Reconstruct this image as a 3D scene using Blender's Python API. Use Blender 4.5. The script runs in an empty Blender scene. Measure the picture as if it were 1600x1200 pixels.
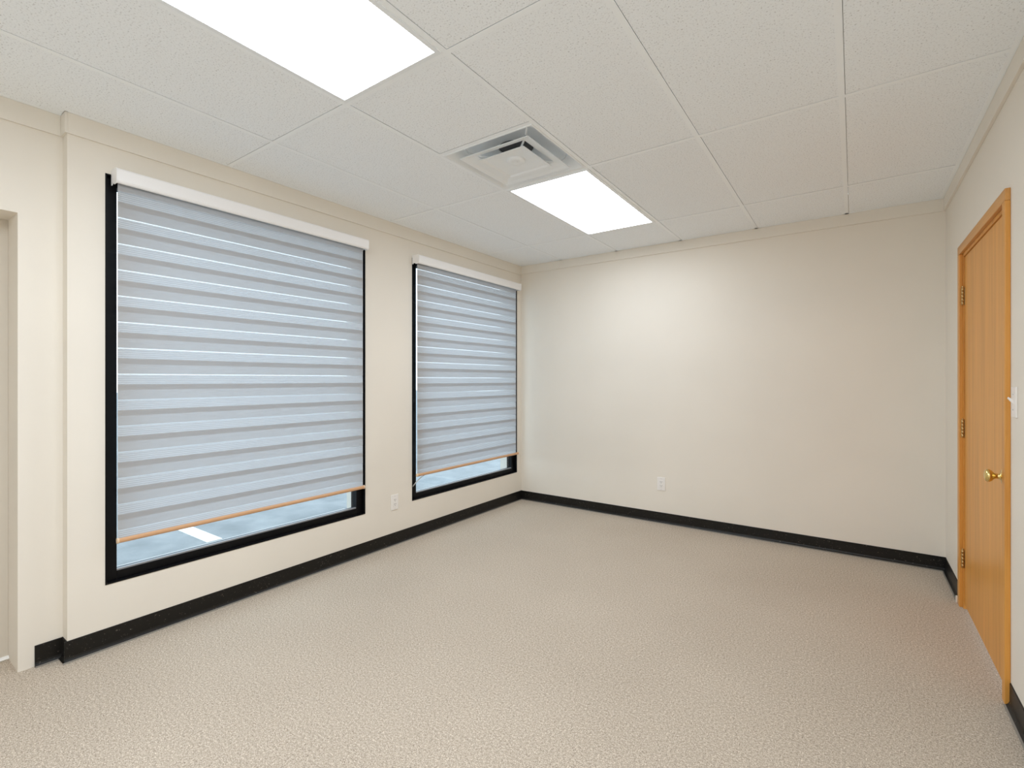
import bpy, bmesh, math, random
from mathutils import Vector
random.seed(7)

# ------------------------------------------------------------------ camera, sky, exposure
sc = bpy.context.scene
W, H = 3.50, 2.554            # room width, ceiling height
REAR = -5.80                  # unseen wall behind the camera, kept close to bounce light
cam_d = bpy.data.cameras.new('camera'); cam = bpy.data.objects.new('camera', cam_d)
sc.collection.objects.link(cam); sc.camera = cam
cam_d.sensor_width = 36; cam_d.lens = 762 / 1600 * 36
cam_d.shift_x = 6.2 / 1600; cam_d.shift_y = -6.8 / 1600
cam_d.clip_start = 0.02; cam_d.clip_end = 300
cam.location = (2.985, -4.461, 1.312); cam.rotation_euler = (math.pi / 2, 0, 0.6166)

world = bpy.data.worlds.new('overcast_sky'); sc.world = world; world.use_nodes = True
bg = world.node_tree.nodes['Background']
bg.inputs[0].default_value = (0.78, 0.89, 1.0, 1); bg.inputs[1].default_value = 1.75
LAMP = 7.0                    # strength of the ceiling panels
sc.view_settings.view_transform = 'Standard'; sc.view_settings.look = 'None'
sc.view_settings.gamma = 1; sc.view_settings.use_curve_mapping = False
sc.view_settings.exposure = 0.70
sc.cycles.max_bounces = 14; sc.cycles.diffuse_bounces = 12; sc.cycles.transparent_max_bounces = 16

# ------------------------------------------------------------------ materials
def srgb(r, g, b):
    f = lambda c: (c / 255 / 12.92) if c / 255 <= .04045 else ((c / 255 + .055) / 1.055) ** 2.4
    return (f(r), f(g), f(b), 1)

def mat(name, col, rough=.6, metal=0, spec=.5):
    m = bpy.data.materials.new(name); m.use_nodes = True
    b = m.node_tree.nodes['Principled BSDF']
    b.inputs['Base Color'].default_value = col if len(col) == 4 else (*col, 1)
    b.inputs['Roughness'].default_value = rough; b.inputs['Metallic'].default_value = metal
    b.inputs['Specular IOR Level'].default_value = spec
    return m, m.node_tree, b

def node(nt, t, **kw):
    n = nt.nodes.new(t)
    for k, v in kw.items(): setattr(n, k, v)
    return n

def coords(nt, scale=(1, 1, 1)):
    tc = node(nt, 'ShaderNodeTexCoord'); mp = node(nt, 'ShaderNodeMapping')
    mp.inputs['Scale'].default_value = scale
    nt.links.new(tc.outputs['Object'], mp.inputs['Vector']); return mp.outputs['Vector']

def noise(nt, vec, scale, detail=2, rough=.5):
    n = node(nt, 'ShaderNodeTexNoise'); n.inputs['Scale'].default_value = scale
    n.inputs['Detail'].default_value = detail; n.inputs['Roughness'].default_value = rough
    nt.links.new(vec, n.inputs['Vector']); return n.outputs['Fac']

def ramp(nt, fac, stops):
    r = node(nt, 'ShaderNodeValToRGB'); e = r.color_ramp.elements
    while len(e) < len(stops): e.new(.5)
    for i, (p, c) in enumerate(stops):
        e[i].position = p; e[i].color = c if len(c) == 4 else (*c, 1)
    nt.links.new(fac, r.inputs[0]); return r.outputs[0]

def bump(nt, bsdf, h, strength, dist=.002):
    b = node(nt, 'ShaderNodeBump'); b.inputs['Strength'].default_value = strength
    b.inputs['Distance'].default_value = dist
    nt.links.new(h, b.inputs['Height']); nt.links.new(b.outputs[0], bsdf.inputs['Normal'])

def mul(c, k): return (c[0] * k, c[1] * k, c[2] * k, 1)

def wall_paint(name, col):
    m, nt, b = mat(name, col, .62, 0, .3)
    v = coords(nt)
    nt.links.new(ramp(nt, noise(nt, v, 1.1, 3), [(.3, mul(col, .97)), (.7, mul(col, 1.03))]), b.inputs['Base Color'])
    bump(nt, b, noise(nt, v, 260, 2), .06, .001)
    return m

M = {}
M['wall'] = wall_paint('beige_wall_paint', (.775, .725, .64, 1))
M['wall_bounce'] = wall_paint('white_bounce_paint', (.88, .88, .87, 1))  # for the unseen rear wall, whiter than the others to bounce light
M['trim'] = wall_paint('beige_trim_paint', (.775, .73, .65, 1))
M['jamb'] = wall_paint('greige_door_frame_paint', (.62, .565, .48, 1))

m, nt, b = mat('loop_pile_carpet', (.4, .34, .26), .95, 0, .1); M['carpet'] = m
v = coords(nt)
n1 = noise(nt, v, 270, 3, .7); n2 = noise(nt, v, 110, 2); n3 = noise(nt, v, 1.3, 2)
mx = node(nt, 'ShaderNodeMath', operation='ADD'); nt.links.new(n1, mx.inputs[0])
m2 = node(nt, 'ShaderNodeMath', operation='MULTIPLY'); nt.links.new(n2, m2.inputs[0]); m2.inputs[1].default_value = .35
nt.links.new(m2.outputs[0], mx.inputs[1])
m3 = node(nt, 'ShaderNodeMath', operation='MULTIPLY_ADD'); nt.links.new(n3, m3.inputs[0]); m3.inputs[1].default_value = .06
nt.links.new(mx.outputs[0], m3.inputs[2])
nt.links.new(ramp(nt, m3.outputs[0], [(.50, (.12, .09, .065)), (.61, (.39, .325, .255)), (.76, (.55, .47, .38)), (.88, (.86, .78, .66))]), b.inputs['Base Color'])
bump(nt, b, n1, .5, .004)

m, nt, b = mat('mineral_fibre_tile', (.86, .86, .86), .9, 0, .2); M['tile'] = m
v = coords(nt)
nA = noise(nt, v, 150, 3, .65)
nt.links.new(ramp(nt, nA, [(.33, (.52, .54, .56)), (.415, (.88, .92, .955)), (.62, (.91, .95, .985))]), b.inputs['Base Color'])
bump(nt, b, nA, .35, .002)
M['tee'] = mat('white_enamel_tee', (.91, .95, .98), .45)[0]
M['deck'] = mat('plenum_deck', (.3, .3, .3), .9)[0]
M['white_steel'] = mat('white_enamel_steel', (.85, .89, .92), .35)[0]
M['duct'] = mat('dark_duct_steel', (.06, .06, .065), .6)[0]
M['damper'] = mat('grey_damper_steel', (.22, .22, .23), .5)[0]

m, nt, b = mat('black_rubber_base', (.009, .008, .006), .42, 0, .3); M['base'] = m
v = coords(nt)
sp = ramp(nt, noise(nt, v, 95, 4, .7), [(.64, (.008, .007, .0055)), (.72, (.26, .23, .19))])
nt.links.new(sp, b.inputs['Base Color'])
M['toe'] = mat('dusty_base_toe', (.22, .20, .17), .5, 0, .3)[0]
M['base_glow'] = mat('painted_glow_base_end', (.75, .70, .62), .4)[0]  # pale colour paints in a bright glow at the base end
M['black'] = mat('black_window_paint', (.0025, .0025, .003), .5, 0, .2)[0]
M['bead'] = mat('grey_aluminium_bead', (.33, .34, .36), .4, .5)[0]
M['white_plastic'] = mat('white_wall_plate_plastic', (.84, .81, .77), .35)[0]
M['slot'] = mat('dark_slot', (.05, .045, .04), .6)[0]
M['screw'] = mat('plate_screw', (.6, .58, .55), .3, .6)[0]
M['valance'] = mat('white_blind_cassette', (.86, .85, .84), .4)[0]
M['rail'] = mat('tan_blind_rail', srgb(205, 160, 120), .4)[0]
M['rail_cap'] = mat('pale_rail_cap', srgb(225, 200, 170), .4)[0]
M['cord'] = mat('white_cord', (.85, .86, .86), .5)[0]
M['brass'] = mat('polished_brass', (.83, .62, .24), .18, 1)[0]
M['old_brass'] = mat('aged_brass_hinge', (.50, .33, .14), .35, 1)[0]
M['handle_black'] = mat('black_door_latch', (.012, .012, .012), .4)[0]
M['threshold'] = mat('white_threshold', (.82, .81, .78), .4)[0]

def oak(name, axis, base, dark):
    m, nt, b = mat(name, base, .38, 0, .45)
    s = [22, 22, 22]; s[axis] = .9
    v = coords(nt, tuple(s))
    g = noise(nt, v, 1.0, 5, .62); f = noise(nt, coords(nt, tuple(x * 5 for x in s)), 1.0, 2)
    a = node(nt, 'ShaderNodeMath', operation='MULTIPLY_ADD'); nt.links.new(f, a.inputs[0]); a.inputs[1].default_value = .3
    nt.links.new(g, a.inputs[2])
    nt.links.new(ramp(nt, a.outputs[0], [(.45, dark), (.62, base), (.85, mul(base, 1.13))]), b.inputs['Base Color'])
    bump(nt, b, a.outputs[0], .08, .001)
    return m
OB, OD = srgb(214, 151, 70), srgb(201, 137, 60)
M['oak'] = oak('oak_veneer', 2, OB, OD)
M['oak_casing'] = oak('oak_casing_upright', 2, srgb(210, 148, 68), srgb(192, 128, 54))
M['oak_head'] = oak('oak_casing_head', 1, srgb(202, 146, 78), srgb(186, 126, 60))

m, nt, b = mat('pale_exterior_concrete', (.6, .63, .66), .85); M['ground'] = m
v = coords(nt)
nt.links.new(ramp(nt, noise(nt, v, 3.2, 5, .6), [(.3, (.20, .22, .23)), (.7, (.33, .35, .36))]), b.inputs['Base Color'])
M['line'] = mat('worn_white_line_paint', (.88, .86, .82), .8)[0]
M['outer'] = mat('exterior_stucco', (.55, .55, .55), .9)[0]

def emission(name, col, s):
    m = bpy.data.materials.new(name); m.use_nodes = True; nt = m.node_tree
    nt.nodes.remove(nt.nodes['Principled BSDF']); e = node(nt, 'ShaderNodeEmission')
    e.inputs[0].default_value = (*col, 1); e.inputs[1].default_value = s
    nt.links.new(e.outputs[0], nt.nodes['Material Output'].inputs[0]); return m
M['lens'] = emission('lit_lamp_lens', (.905, .98, 1.075), LAMP)

# glass: clear pane with surface reflection
m = bpy.data.materials.new('window_glass'); m.use_nodes = True; nt = m.node_tree
nt.nodes.remove(nt.nodes['Principled BSDF'])
tr = node(nt, 'ShaderNodeBsdfTransparent'); tr.inputs[0].default_value = (.90, .94, .95, 1)
gl = node(nt, 'ShaderNodeBsdfGlossy'); gl.inputs['Roughness'].default_value = .02
lw = node(nt, 'ShaderNodeLayerWeight')
p5 = node(nt, 'ShaderNodeMath', operation='POWER'); nt.links.new(lw.outputs['Facing'], p5.inputs[0]); p5.inputs[1].default_value = 5
fr = node(nt, 'ShaderNodeMath', operation='MULTIPLY_ADD'); nt.links.new(p5.outputs[0], fr.inputs[0]); fr.inputs[1].default_value = .96; fr.inputs[2].default_value = .04
ms = node(nt, 'ShaderNodeMixShader'); nt.links.new(fr.outputs[0], ms.inputs[0])
nt.links.new(tr.outputs[0], ms.inputs[1]); nt.links.new(gl.outputs[0], ms.inputs[2])
nt.links.new(ms.outputs[0], nt.nodes['Material Output'].inputs[0]); M['glass'] = m

def fabric(name, refl, trans, open_a, open_b, period=None):
    """woven cloth: diffuse + translucent, with an open share (transparent) that may vary in fine horizontal ribs"""
    m = bpy.data.materials.new(name); m.use_nodes = True; nt = m.node_tree
    nt.nodes.remove(nt.nodes['Principled BSDF'])
    d = node(nt, 'ShaderNodeBsdfDiffuse'); d.inputs[0].default_value = (*refl, 1)
    t = node(nt, 'ShaderNodeBsdfTranslucent'); t.inputs[0].default_value = (*trans, 1)
    a = node(nt, 'ShaderNodeAddShader'); nt.links.new(d.outputs[0], a.inputs[0]); nt.links.new(t.outputs[0], a.inputs[1])
    out = nt.nodes['Material Output'].inputs[0]
    if open_b <= 0: nt.links.new(a.outputs[0], out); return m
    x = node(nt, 'ShaderNodeBsdfTransparent'); mxs = node(nt, 'ShaderNodeMixShader')
    tc = node(nt, 'ShaderNodeTexCoord'); sp = node(nt, 'ShaderNodeSeparateXYZ'); nt.links.new(tc.outputs['Object'], sp.inputs[0])
    k = node(nt, 'ShaderNodeMath', operation='MULTIPLY'); nt.links.new(sp.outputs['Z'], k.inputs[0]); k.inputs[1].default_value = 2 * math.pi / period
    s = node(nt, 'ShaderNodeMath', operation='SINE'); nt.links.new(k.outputs[0], s.inputs[0])
    mr = node(nt, 'ShaderNodeMapRange'); nt.links.new(s.outputs[0], mr.inputs[0])
    for i, q in zip((1, 2, 3, 4), (-1, 1, open_a, open_b)): mr.inputs[i].default_value = q
    nt.links.new(mr.outputs[0], mxs.inputs[0]); nt.links.new(a.outputs[0], mxs.inputs[1]); nt.links.new(x.outputs[0], mxs.inputs[2])
    nt.links.new(mxs.outputs[0], out); return m
M['fabric'] = fabric('blind_opaque_cloth', (.285, .262, .238), (.27, .295, .32), 0, 0)
M['sheer'] = fabric('blind_sheer_cloth', (.50, .53, .56), (.26, .28, .30), .40, .68, .0095)

# ------------------------------------------------------------------ building helpers
class MB:
    def __init__(s): s.v = []; s.f = []; s.mi = []; s.sm = []
    def add(s, vs, fs, smooth=False, mi=0):
        o = len(s.v); s.v += [tuple(p) for p in vs]
        for f in fs: s.f.append([o + i for i in f]); s.sm.append(smooth); s.mi.append(mi)
        return s
    def box(s, x0, x1, y0, y1, z0, z1, c=0):
        if c <= 0:
            vs = [(x, y, z) for x in (x0, x1) for y in (y0, y1) for z in (z0, z1)]
            return s.add(vs, [(0, 1, 3, 2), (4, 6, 7, 5), (0, 4, 5, 1), (2, 3, 7, 6), (0, 2, 6, 4), (1, 5, 7, 3)])
        bm = bmesh.new()
        bmesh.ops.create_cube(bm, size=1)
        for q in bm.verts: q.co = Vector(((x0 + x1) / 2 + q.co.x * (x1 - x0), (y0 + y1) / 2 + q.co.y * (y1 - y0), (z0 + z1) / 2 + q.co.z * (z1 - z0)))
        bmesh.ops.bevel(bm, geom=bm.edges[:], offset=c, segments=2, affect='EDGES', profile=.6)
        bm.verts.index_update(); s.add([q.co[:] for q in bm.verts], [[q.index for q in f.verts] for f in bm.faces]); bm.free(); return s
    def sweep(s, prof, axis, a, b, smooth=False):
        """closed profile (list of 2-D points) extruded along an axis; axis 'x': (y,z), 'y': (x,z), 'z': (x,y)"""
        n = len(prof); P = {'x': lambda t, p: (t, p[0], p[1]), 'y': lambda t, p: (p[0], t, p[1]), 'z': lambda t, p: (p[0], p[1], t)}[axis]
        vs = [P(a, p) for p in prof] + [P(b, p) for p in prof]
        s.add(vs, [(i, (i + 1) % n, n + (i + 1) % n, n + i) for i in range(n)], smooth)
        s.add([P(a, p) for p in prof], [list(range(n - 1, -1, -1))]); s.add([P(b, p) for p in prof], [list(range(n))]); return s
    def lathe(s, prof, c, axis, n=24):
        """prof: list of (distance along axis, radius)"""
        ax = {'x': (1, 0, 0), 'y': (0, 1, 0), 'z': (0, 0, 1)}[axis]
        u = Vector((0, 0, 1)) if axis != 'z' else Vector((1, 0, 0)); a = Vector(ax); w = a.cross(u)
        vs = []
        for t, r in prof:
            for k in range(n):
                th = 2 * math.pi * k / n
                vs.append(Vector(c) + a * t + (u * math.cos(th) + w * math.sin(th)) * r)
        fs = [(i * n + k, i * n + (k + 1) % n, (i + 1) * n + (k + 1) % n, (i + 1) * n + k) for i in range(len(prof) - 1) for k in range(n)]
        s.add(vs, fs, True)
        s.add(vs[:n], [list(range(n))]); s.add(vs[-n:], [list(range(n))]); return s
    def tube(s, pts, r, n=8):
        rings = []
        pts = [Vector(p) for p in pts]
        for i, p in enumerate(pts):
            d = (pts[min(i + 1, len(pts) - 1)] - pts[max(i - 1, 0)]).normalized()
            u = d.orthogonal().normalized(); w = d.cross(u)
            rings += [p + (u * math.cos(2 * math.pi * k / n) + w * math.sin(2 * math.pi * k / n)) * r for k in range(n)]
        fs = [(i * n + k, i * n + (k + 1) % n, (i + 1) * n + (k + 1) % n, (i + 1) * n + k) for i in range(len(pts) - 1) for k in range(n)]
        s.add(rings, fs, True); s.add(rings[:n], [list(range(n))]); s.add(rings[-n:], [list(range(n))]); return s
    def mesh(s, name, m, origin=(0, 0, 0)):
        me = bpy.data.meshes.new(name)
        me.from_pydata([(x - origin[0], y - origin[1], z - origin[2]) for x, y, z in s.v], [], s.f)
        for p, q in zip(me.polygons, s.sm): p.use_smooth = q
        me.materials.append(m)
        bm = bmesh.new(); bm.from_mesh(me); bmesh.ops.recalc_face_normals(bm, faces=bm.faces[:]); bm.to_mesh(me); bm.free()
        me.update(); return me

def wloc(o):
    p = Vector((0, 0, 0))
    while o: p += o.location; o = o.parent
    return p

def link(name, me, parent=None, at=(0, 0, 0)):
    """object whose origin stands at world point `at`"""
    o = bpy.data.objects.new(name, me); sc.collection.objects.link(o)
    o.parent = parent; o.location = Vector(at) - (wloc(parent) if parent else Vector((0, 0, 0)))
    return o

def obj(name, mb, m, parent=None, at=None):
    if at is None: at = tuple(wloc(parent)) if parent else (0, 0, 0)
    return link(name, mb.mesh(name, m, at), parent, at)

def tag(o, label, cat, group=None, kind=None):
    o['label'] = label; o['category'] = cat
    if group: o['group'] = group
    if kind: o['kind'] = kind
    return o

def thing(name, at, label, cat, group=None, kind=None):
    return tag(link(name, None, None, at), label, cat, group, kind)

# ------------------------------------------------------------------ setting: floor, walls
T = .22
X0R = -.07                    # the wall by the white door steps back this far
JOG = -3.796
DY0, DY1, DZ = -4.87, -3.949, 2.06       # opening of the white door
W1 = (-3.655, -2.100); W2 = (-1.625, -.085); WZ0, WZ1 = .307, 2.322
tag(obj('floor', MB().box(-.5, W + .15, REAR - .15, .15, -.06, 0), M['carpet']),
    'speckled beige loop-pile carpet covering the whole room floor', 'floor', kind='structure')

wl = MB()
ys = [JOG, W1[0], W1[1], W2[0], W2[1], .15]
for a, c in ((0, 1), (2, 3), (4, 5)): wl.box(-T, 0, ys[a], ys[c], 0, H + .15)
for a, c in ((1, 2), (3, 4)): wl.box(-T, 0, ys[a], ys[c], 0, WZ0); wl.box(-T, 0, ys[a], ys[c], WZ1, H + .15)
TL = -.30
wl.box(TL, X0R, DY1, JOG, 0, H + .15); wl.box(TL, X0R, DY0, DY1, DZ, H + .15); wl.box(TL, X0R, REAR - .15, DY0, 0, H + .15)
tag(obj('wall_left', wl, M['wall']), 'warm beige painted wall with two black-framed windows', 'wall', kind='structure')
tag(obj('wall_back', MB().box(0, W, 0, .15, 0, H + .15), M['wall']), 'plain beige end wall with one white outlet', 'wall', kind='structure')

RD0, RD1, RDZ = -1.650, -.655, 2.035     # opening of the oak door
wr = MB().box(W, W + .15, RD1, .15, 0, H + .15).box(W, W + .15, RD0, RD1, RDZ, H + .15).box(W, W + .15, REAR - .15, RD0, 0, H + .15)
tag(obj('wall_right', wr, M['wall']), 'beige painted wall around the oak door', 'wall', kind='structure')
tag(obj('wall_front', MB().box(X0R, W, REAR - .15, REAR, 0, H + .15), M['wall_bounce']), 'plain unseen wall behind the viewpoint, white to bounce light', 'wall', kind='structure')

# flat trim boards under the ceiling
TZ = 2.458
tag(obj('trim_1', MB().box(0, .010, JOG, -.010, TZ, H, .0015).box(X0R, X0R + .010, REAR, JOG - .010, TZ, H, .0015).box(X0R, .010, JOG - .010, JOG, TZ, H, .0015), M['trim']), 'flat beige trim board above the two windows', 'trim', kind='structure')
tag(obj('trim_2', MB().box(0, W, -.010, 0, TZ + .01, H, .0015), M['trim']), 'flat beige trim board along the top of the end wall', 'trim', kind='structure')
tag(obj('trim_3', MB().box(W - .014, W, REAR, -.010, TZ + .01, H, .0015), M['trim']), 'flat beige trim board above the oak door', 'trim', kind='structure')

# rubber cove base
def cove(side):
    """profile (offset from wall, height)"""
    return [(side * a, z) for a, z in ((0, 0), (.017, 0), (.0185, .003), (.014, .0055), (.008, .011), (.0045, .02), (.004, .092), (.0025, .095), (0, .095))]
bl = MB().sweep([(a, z) for a, z in cove(1)], 'y', JOG - .012, 0)
bl.sweep([(X0R + a, z) for a, z in cove(1)], 'y', DY1 + .055, JOG)
bl.sweep([(JOG + a, z) for a, z in cove(-1)], 'x', X0R, .004)
bL = tag(obj('baseboard_left', bl, M['base']), 'scuffed black rubber cove base below the windows', 'baseboard', kind='structure')
bB = tag(obj('baseboard_back', MB().sweep([(a, z) for a, z in cove(-1)], 'x', 0, W), M['base']), 'black rubber cove base along the end wall', 'baseboard', kind='structure')
CAS, CAN = .058, .046                     # oak casing widths, hinge and latch side
br = tag(obj('baseboard_right', MB().sweep([(W + a, z) for a, z in cove(-1)], 'y', RD1 + CAS + .012, 0).sweep([(W + a, z) for a, z in cove(-1)], 'y', REAR, RD0 - CAN - .002), M['base']),
         'black rubber cove base either side of the oak door', 'baseboard', kind='structure')
obj('glow_end', MB().box(W - .025, W, RD1 + CAS + .001, RD1 + CAS + .013, 0, .04, .003), M['base_glow'], br)['label'] = 'pale end of the rubber base with a painted-in bright glow'

tp = lambda side, o=0: [(o + side * a, z) for a, z in ((.0150, 0), (.0230, 0), (.0225, .0022), (.0190, .0045), (.0165, .0052))]
obj('toe', MB().sweep(tp(1), 'y', JOG - .02, -.02).sweep(tp(1, X0R), 'y', DY1 + .055, JOG - .02), M['toe'], bL)
obj('toe', MB().sweep(tp(-1), 'x', .02, W - .02), M['toe'], bB)
obj('toe', MB().sweep(tp(-1, W), 'y', RD1 + CAS + .012, -.02).sweep(tp(-1, W), 'y', REAR, RD0 - CAN - .002), M['toe'], br)

# ------------------------------------------------------------------ ceiling: deck, tee grid, tiles
GX = [.5035 + .6096 * i for i in range(5)]              # long runners
GY = [-.6466 - 1.2192 * i for i in range(5)]            # cross tees
ceil = tag(obj('ceiling', MB().box(-.3, W + .15, REAR - .15, .15, H + .20, H + .28), M['deck']), 'suspended ceiling of white speckled mineral tiles in a tee grid', 'ceiling', kind='structure')
for x in GX:
    obj('main_runner', MB().box(x - .012, x + .012, REAR, -.010, H, H + .0015).box(x - .001, x + .001, REAR, -.01, H + .0015, H + .03), M['tee'], ceil)
colx = [.010] + GX + [W - .014]; rowy = [-.010] + GY + [REAR]
for j, y in enumerate(GY):
    for i in range(6):
        a = colx[i] + (.012 if i else (.020 if y > JOG else X0R + .020)); c = colx[i + 1] - (.012 if i < 5 else .020)
        obj('cross_tee', MB().box(a, c, y - .012, y + .012, H, H + .0014).box(a, c, y - .001, y + .001, H + .0014, H + .028), M['tee'], ceil)
DFY = GY[1] - .6096                                      # near edge of the air diffuser
obj('cross_tee', MB().box(GX[1] + .012, GX[2] - .012, DFY - .012, DFY + .012, H, H + .0014), M['tee'], ceil)
# wall angle where the tiles meet the walls
for k, q in enumerate(((.010, .030, JOG, -.010), (X0R + .010, X0R + .030, REAR, JOG - .010), (W - .034, W - .014, REAR, -.010), (.030, W - .034, -.030, -.010))):
    obj('wall_angle', MB().box(*q, H, H + .0012), M['tee'], ceil)
LIT = [(2, 1), (2, 3), (3, 4), (4, 4)]                   # (column, row) bays filled by lit panels, last pair added
for i in range(6):
    for j in range(6):
        x0, x1 = colx[i], colx[i + 1]; y1, y0 = rowy[j], rowy[j + 1]
        if (i, j) in LIT: continue
        if i == 2 and j == 2: y1 = DFY
        dz = random.uniform(.0008, .0018)
        cx, cy = (x0 + x1) / 2, (y0 + y1) / 2
        lo, hi = (.0137 if i else .001), (.0118 if i < 5 else .001)       # a thin open joint on one side of every tee
        t = MB().box(x0 + lo, x1 - hi, y0 + .0118, y1 - (.0137 if j else .001), H + dz, H + dz + .016)
        if i == 0 and y0 < JOG - .02: t.box(X0R + .011, x0 + .001, y0 + .0118, min(y1 - .0137, JOG - .011), H + dz, H + dz + .016)
        obj('ceiling_tile', t, M['tile'], ceil, at=(cx, cy, H + dz))

# ------------------------------------------------------------------ recessed lamps, seen and added
def lamp(i, y1, label):
    x0, x1 = GX[i] + .012, GX[i + 1] - .012; y1 -= .012; y0 = y1 - 1.2192 + .024
    r = thing('ceiling_light', ((x0 + x1) / 2, (y0 + y1) / 2, H), label, 'ceiling light', 'recessed ceiling lights')
    e = .020
    f = MB()
    for q in ((x0, x1, y0, y0 + e), (x0, x1, y1 - e, y1), (x0, x0 + e, y0 + e, y1 - e), (x1 - e, x1, y0 + e, y1 - e)): f.box(*q, H - .004, H + .006)
    obj('frame', f, M['white_steel'], r)
    h = MB().box(x0 + .004, x1 - .004, y0 + .004, y1 - .004, H + .02, H + .09)
    obj('housing', h, M['white_steel'], r)
    n = 6; vs = []; fs = []
    a0, a1, b0, b1 = x0 + e, x1 - e, y0 + e, y1 - e
    for i in range(n + 1):
        for j in range(n + 1):
            u, w = i / n, j / n
            d = min(1, 5 * min(u, 1 - u)) * min(1, 5 * min(w, 1 - w))
            vs.append((a0 + (a1 - a0) * u, b0 + (b1 - b0) * w, H - .003 - .009 * d))
    for i in range(n):
        for j in range(n): k = i * (n + 1) + j; fs.append((k, k + n + 1, k + n + 2, k + 1))
    obj('lens', MB().add(vs, fs, True), M['lens'], r)['label'] = 'glowing white lens'
    return r
lamp(1, GY[0], 'lit flat ceiling panel beyond the air diffuser, nearer the end wall')
lamp(1, GY[2], 'lit flat ceiling panel at the top of the view, nearest the camera')
lamp(2, GY[3], 'added fill light panel, unseen behind the viewpoint on the window side')  # out-of-view panel added to brighten ceiling and walls
lamp(3, GY[3], 'added fill light panel, unseen behind the viewpoint on the oak door side')  # second added panel, also unseen, for the same fill

# ------------------------------------------------------------------ square cone air diffuser
dc = Vector(((GX[1] + GX[2]) / 2, (GY[1] + DFY) / 2, H))
df = thing('air_diffuser', dc, 'white square stepped-cone air diffuser in the ceiling beside the lit panel', 'air vent')
def rsq(h, rad, z, n=6):
    """rounded square ring of half size h, corner radius rad"""
    out = []
    for q, (sx, sy) in enumerate(((1, 1), (-1, 1), (-1, -1), (1, -1))):
        for k in range(n + 1):
            th = q * math.pi / 2 + k / n * math.pi / 2
            out.append(Vector((sx * (h - rad) + rad * math.cos(th), sy * (h - rad) + rad * math.sin(th), z)) + dc)
    return out
def loft(rings, cap_last=False, smooth=True):
    mb = MB(); n = len(rings[0]); vs = [p for r in rings for p in r]
    mb.add(vs, [(i * n + k, i * n + (k + 1) % n, (i + 1) * n + (k + 1) % n, (i + 1) * n + k) for i in range(len(rings) - 1) for k in range(n)], smooth)
    if cap_last: mb.add(rings[-1], [list(range(n))])
    return mb
hp = .6096 / 2 - .0125
obj('pan', loft([rsq(hp, .002, .004), rsq(hp, .002, -.002), rsq(hp - .008, .003, -.003), rsq(hp - .013, .020, .000), rsq(hp - .040, .060, .046), rsq(hp - .052, .070, .064), rsq(.205, .09, .070), rsq(.103, .1029, .072), rsq(.100, .0999, .078), rsq(.100, .0999, .20)]), M['white_steel'], df)
obj('duct', MB().lathe([(.080, .0985), (.19, .0985), (.1905, .001)], dc, 'z', 32), M['duct'], df)
dm = MB()
for k in range(4):
    th = k * math.pi / 4 + .2
    c, s_ = math.cos(th), math.sin(th)
    dm.add([dc + Vector((c * r - s_ * w, s_ * r + c * w, .100 + w * .6)) for r, w in ((-.097, -.007), (.097, -.007), (.097, .007), (-.097, .007))], [(0, 1, 2, 3)])
obj('damper', dm, M['damper'], df)
obj('outer_cone', loft([rsq(.162, .004, .015), rsq(.218, .004, -.004), rsq(.226, .004, -.010), rsq(.226, .004, -.013), rsq(.216, .004, -.010), rsq(.206, .004, -.0035), rsq(.158, .004, .0125), rsq(.158, .004, .015)], smooth=False), M['white_steel'], df)
core = obj('inner_cone', loft([rsq(.10, .004, .012), rsq(.142, .004, -.005), rsq(.150, .004, -.011), rsq(.150, .004, -.014), rsq(.141, .004, -.011), rsq(.130, .004, -.004), rsq(.060, .0599, .0065), rsq(.054, .0539, .0065)], True, smooth=False), M['white_steel'], df)
obj('hub_disc', MB().lathe([(.0085, .052), (-.001, .051), (-.0045, .046), (-.0045, .020), (-.001, .015), (-.001, .008), (-.004, .006), (-.004, .0005)], dc, 'z', 32), M['white_steel'], core)
for sx, sy in ((1, 1), (-1, 1), (-1, -1), (1, -1)):
    p = lambda d, z: dc + Vector((sx * d, sy * d, z))
    obj('strap', MB().tube([p(.215, .066), p(.205, .040), p(.190, .022), p(.165, .016), p(.135, .013), p(.105, .013)], .0055, 6), M['white_steel'], df)

# ------------------------------------------------------------------ windows
def window(name, yr, label, wn=.055):
    y0, y1 = yr
    r = thing(name, (0, (y0 + y1) / 2, WZ0), label, 'window', kind='structure')
    lin = MB(); t = .006
    for q in ((y0, y0 + t, WZ0, WZ1), (y1 - t, y1, WZ0, WZ1)): lin.box(-.032, .0025, *q)
    for q in ((WZ0, WZ0 + t), (WZ1 - t, WZ1)): lin.box(-.032, .0025, y0 + t, y1 - t, *q)
    obj('reveal', lin, M['black'], r)
    w = .055
    for n_, q in (('stile', (y0 + t, y0 + wn, WZ0 + t, WZ1 - t)), ('stile', (y1 - w, y1 - t, WZ0 + t, WZ1 - t)), ('frame_rail', (y0 + wn, y1 - w, WZ0 + t, WZ0 + .046)), ('frame_rail', (y0 + wn, y1 - w, WZ1 - .05, WZ1 - t))):
        obj(n_, MB().box(-.095, -.030, *q, .002), M['black'], r)
    zb = WZ0 + .046
    gb = MB().box(-.048, -.034, y0 + wn, y1 - w, zb, zb + .010, .002)
    obj('glazing_bead', gb, M['bead'], r)
    obj('glass_pane', MB().box(-.056, -.051, y0 + wn, y1 - w, zb, WZ1 - .05), M['glass'], r)
    es = MB().box(-.25, -.095, y0, y1, WZ0 - .02, WZ0 + .004)
    obj('outer_sill', es, M['outer'], r)
    return r
window('window_1', W1, 'tall black-framed window nearest the pale door')
window('window_2', W2, 'tall black-framed window in the corner by the end wall', .075)

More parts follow.
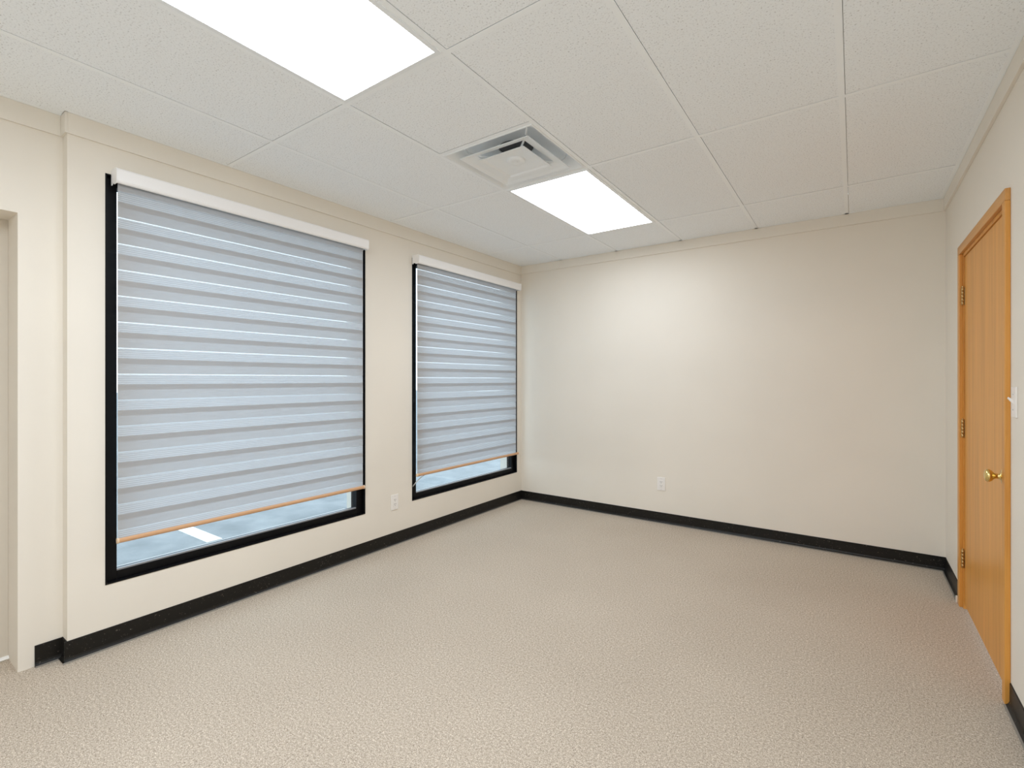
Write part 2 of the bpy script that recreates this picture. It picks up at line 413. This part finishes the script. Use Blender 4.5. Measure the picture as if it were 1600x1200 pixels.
# ------------------------------------------------------------------ zebra blinds
PER, HO, HS, HB = .128, .0755, .0525, .0745
XF, XB = .047, .0448
def blind(yr, zk, label, lip, inset=.030):
    y0, y1 = yr                                      # cassette ends
    f0, f1 = y0 + .0135, y1 - inset                    # cloth edges
    r = thing('window_blind', (.04, (y0 + y1) / 2, .52), label, 'blind', 'zebra window blinds')
    zt, zb_ = 2.340, 2.268
    prof = [(.003, zt - .004), (.006, zt), (.070, zt), (.0765, zt - .003), (.079, zt - .010), (.078, zb_ + .012), (.074, zb_ + .004), (.068, zb_), (.060, zb_ + .001), (.060, zb_ + .004), (.067, zb_ + .006), (.070, zb_ + .014), (.071, zt - .010), (.068, zt - .006), (.006, zt - .006)]
    v_ = obj('cassette', MB().sweep(prof, 'y', y0 + .004, y1 - .004), M['valance'], r)
    capp = [(.001, zt + .001), (.071, zt + .001), (.078, zt - .003), (.0805, zt - .011), (.0795, zb_ + .012), (.075, zb_ + .003), (.068, zb_ - .002), (.040, zb_ - .002), (.034, zb_ + .006), (.014, zb_ + .006), (.010, zb_), (.001, zb_)]
    for a, c in ((y0, y0 + .004), (y1 - .004, y1)): obj('end_cap', MB().sweep(capp, 'y', a, c), M['valance'], v_)
    obj('roller', MB().lathe([(0, .020), (f1 - f0, .020)], (.036, f0, zt - .036), 'y', 20), M['fabric'], r)
    ztop, zbot = 2.300, .533
    def bands(x, tops, h, cloth, nm):
        full = None
        for z in tops:
            a, c = min(z, ztop), max(z - h, zbot)
            if a - c < .002: continue
            if a - c > h - 1e-6 and full is not None:
                link(nm, full, r, (x, (f0 + f1) / 2, (a + c) / 2)); continue
            n = 24; vs = []; fs = []
            for k in range(n + 1):
                y = f0 + (f1 - f0) * k / n
                for zz in (a, c): vs.append((x, y, zz))
            for k in range(n): fs.append((2 * k, 2 * k + 1, 2 * k + 3, 2 * k + 2))
            o = obj(nm, MB().add(vs, fs), cloth, r, at=(x, (f0 + f1) / 2, (a + c) / 2))
            if a - c > h - 1e-6: full = o.data
    ks = range(-1, 15)
    top = lambda k: zk - k * PER
    bands(XF, [top(k) for k in ks], HO, M['fabric'], 'front_band')
    bands(XF, [top(k) - HO for k in range(-2, 15)], PER - HO, M['sheer'], 'front_sheer')
    bt = lambda k: top(k) + (HB - .0265)
    bands(XB, [bt(k) for k in ks], HB, M['fabric'], 'rear_band')
    bands(XB, [bt(k) - HB for k in range(-2, 15)], PER - HB, M['sheer'], 'rear_sheer')
    rp = [(XF - .003 + .0095 * math.cos(t_), .522 + .0125 * math.sin(t_)) for t_ in [k / 16 * 2 * math.pi for k in range(16)]]
    rl = obj('bottom_rail', MB().sweep(rp, 'y', f0 + .001, f1 + lip, True), M['rail'], r)
    cp = [(XF - .003 + .0108 * math.cos(t_), .522 + .0138 * math.sin(t_)) for t_ in [k / 16 * 2 * math.pi for k in range(16)]]
    for a, c in ((f0 - .003, f0 + .005), (f1 + lip - .004, f1 + lip + .004)): obj('rail_cap', MB().sweep(cp, 'y', a, c, True), M['rail_cap'], rl)
    return r
blind((-3.632, -2.128), 2.185, 'white and grey zebra blind on the window nearest the pale door', .012)
b2 = blind((-1.624, -.112), 2.176, 'white and grey zebra blind on the corner window by the end wall', .046, .058)
obj('cord', MB().tube([(.040, -1.520, .512), (.02, -1.548, .488), (-.005, -1.575, .452), (-.022, -1.588, .425), (-.040, -1.600, .405)], .0042, 6), M['cord'], b2)

# ------------------------------------------------------------------ outlets and switch
def outlet(axis, c, label):
    """axis 'y-': plate on the end wall facing -y;  'x+': plate on the left wall facing +x"""
    r = thing('wall_outlet', c, label, 'outlet', 'white wall outlets')
    cx, cy, cz = c
    def bx(u0, u1, d0, d1, z0, z1, bev=0):
        m_ = MB()
        return m_.box(cx + u0, cx + u1, cy - d1, cy - d0, cz + z0, cz + z1, bev) if axis == 'y-' else m_.box(cx + d0, cx + d1, cy + u0, cy + u1, cz + z0, cz + z1, bev)
    obj('plate', bx(-.037, .037, 0, .006, -.060, .060, .0025), M['white_plastic'], r)
    fc = obj('face', bx(-.017, .017, .005, .0085, -.034, .034, .001), M['white_plastic'], r)
    for s in (-1, 1):
        for u in (-.0065, .0065): obj('slot', bx(u - .0012, u + .0012, .0080, .0088, s * .017 - .001, s * .017 + .0085), M['slot'], fc)
        obj('slot', bx(-.0025, .0025, .0080, .0088, s * .017 - .0095, s * .017 - .0050), M['slot'], fc)
        obj('screw', bx(-.003, .003, .005, .0068, s * .048 - .003, s * .048 + .003, .0008), M['screw'], r)
outlet('x+', (0, -1.815, .337), 'white outlet between the two windows near the floor')
outlet('y-', (1.547, 0, .357), 'white outlet low on the end wall')

sw = thing('light_switch', (W, -1.762, 1.224), 'white toggle light switch beside the oak door', 'switch')
obj('plate', MB().box(W - .006, W, -1.797, -1.727, 1.164, 1.284, .0025), M['white_plastic'], sw)
obj('toggle', MB().sweep([(W - .005, 1.232), (W - .020, 1.244), (W - .022, 1.238), (W - .005, 1.214)], 'y', -1.7665, -1.7575), M['white_plastic'], sw)
for z in (1.194, 1.254): obj('screw', MB().lathe([(0, .0032), (-.0018, .0032), (-.0024, .002)], (W - .0055, -1.762, z), 'x', 10), M['screw'], sw)

# ------------------------------------------------------------------ oak door
d2 = thing('door_2', (W, (RD0 + RD1) / 2, 0), 'flush oak door with oak casing and brass knob on the right wall', 'door', kind='structure')
cx0 = W - .018
obj('casing', MB().box(cx0, W, RD1, RD1 + CAS, .0, RDZ, .003), M['oak_casing'], d2)
obj('casing', MB().box(cx0, W, RD0 - CAN, RD0, .0, RDZ, .003), M['oak_casing'], d2)
obj('head_casing', MB().box(cx0, W, RD0 - CAN, RD1 + CAS, RDZ, RDZ + CAS - .008, .003), M['oak_head'], d2)
jm = MB().box(W - .002, W + .13, RD1 - .018, RD1, 0, RDZ).box(W - .002, W + .13, RD0, RD0 + .018, 0, RDZ).box(W - .002, W + .13, RD0 + .018, RD1 - .018, RDZ - .018, RDZ)
obj('jamb', jm, M['oak_casing'], d2)
obj('stop', MB().box(W + .045, W + .06, RD0 + .018, RD0 + .03, 0, RDZ - .018).box(W + .045, W + .06, RD1 - .03, RD1 - .018, 0, RDZ - .018).box(W + .045, W + .06, RD0 + .018, RD1 - .018, RDZ - .03, RDZ - .018), M['oak_casing'], d2)
slab = obj('door_slab', MB().box(W + .004, W + .044, RD0 + .021, RD1 - .021, .022, RDZ - .021, .0015), M['oak'], d2)
kz, ky = .905, -1.590
kn = MB().lathe([(.004, .033), (-.003, .033), (-.008, .030), (-.010, .016), (-.014, .0115), (-.025, .0105), (-.031, .013), (-.038, .022), (-.045, .0265), (-.052, .0265), (-.058, .022), (-.061, .012), (-.0615, .001)], (W, ky, kz), 'x', 28)
obj('knob', kn, M['brass'], slab)['label'] = 'round polished brass knob'
obj('latch_plate', MB().box(W - .002, W + .03, RD0 + .0185, RD0 + .0205, kz - .03, kz + .03), M['brass'], slab)
for z in (.285, 1.030, 1.790):
    hb = MB()
    for k in range(5): hb.lathe([(0, .0055), (.0008, .0068), (.0192, .0068), (.02, .0055)], (W - .005, RD1 - .0195, z - .05 + k * .02), 'z', 12)
    hb.lathe([(0, .004), (.006, .0055), (.009, .003)], (W - .005, RD1 - .0195, z + .05), 'z', 10)
    hb.box(W - .001, W + .006, RD1 - .0185, RD1 - .0170, z - .05, z + .05)
    obj('hinge', hb, M['old_brass'], d2)

# ------------------------------------------------------------------ white door at the left edge
d1 = thing('door_1', (TL, (DY0 + DY1) / 2, 0), 'pale painted door in a deep frame at the left edge', 'door', kind='structure')
fr_ = MB()
fr_.box(-.335, -.255, DY1 - .040, DY1, 0, DZ, .002).box(-.335, -.255, DY0, DY0 + .040, 0, DZ, .002).box(-.335, -.255, DY0 + .040, DY1 - .040, DZ - .035, DZ, .002)
obj('frame', fr_, M['jamb'], d1)
obj('stop', MB().box(-.315, -.275, DY1 - .058, DY1 - .040, 0, DZ - .035, .002).box(-.315, -.275, DY0 + .040, DY0 + .058, 0, DZ - .035, .002).box(-.315, -.275, DY0 + .058, DY1 - .058, DZ - .053, DZ - .035, .002), M['jamb'], d1)
ds = obj('door_slab', MB().box(-.375, -.317, DY0 + .045, DY1 - .044, .02, DZ - .04, .002), M['jamb'], d1)
lt = MB().box(-.316, -.300, DY1 - .115, DY1 - .062, .90, .96, .003)
lt.tube([(-.303, DY1 - .09, .93), (-.262, DY1 - .09, .93), (-.258, DY1 - .10, .93), (-.258, DY1 - .20, .93)], .009, 10)
obj('lever_handle', lt, M['handle_black'], ds)['label'] = 'black lever handle'
obj('strike_plate', MB().box(-.300, -.282, DY1 - .0600, DY1 - .0578, .90, .965), M['handle_black'], d1)
obj('threshold', MB().sweep([(-.36, 0), (-.245, 0), (-.238, .008), (-.250, .018), (-.36, .022)], 'y', DY0, DY1), M['threshold'], d1)

# ------------------------------------------------------------------ outside: pale paving and a painted line
tag(obj('ground', MB().box(-60, -.30, -40, 40, -.12, -.05), M['ground']), 'pale blue-grey paving outside the windows', 'ground', kind='structure')
tag(obj('painted_line', MB().box(-2.3, -1.42, -2.59, -2.47, -.0505, -.046), M['line'], None, (-1.8, -2.53, -.05)), 'worn white line on the paving outside the left window', 'line')
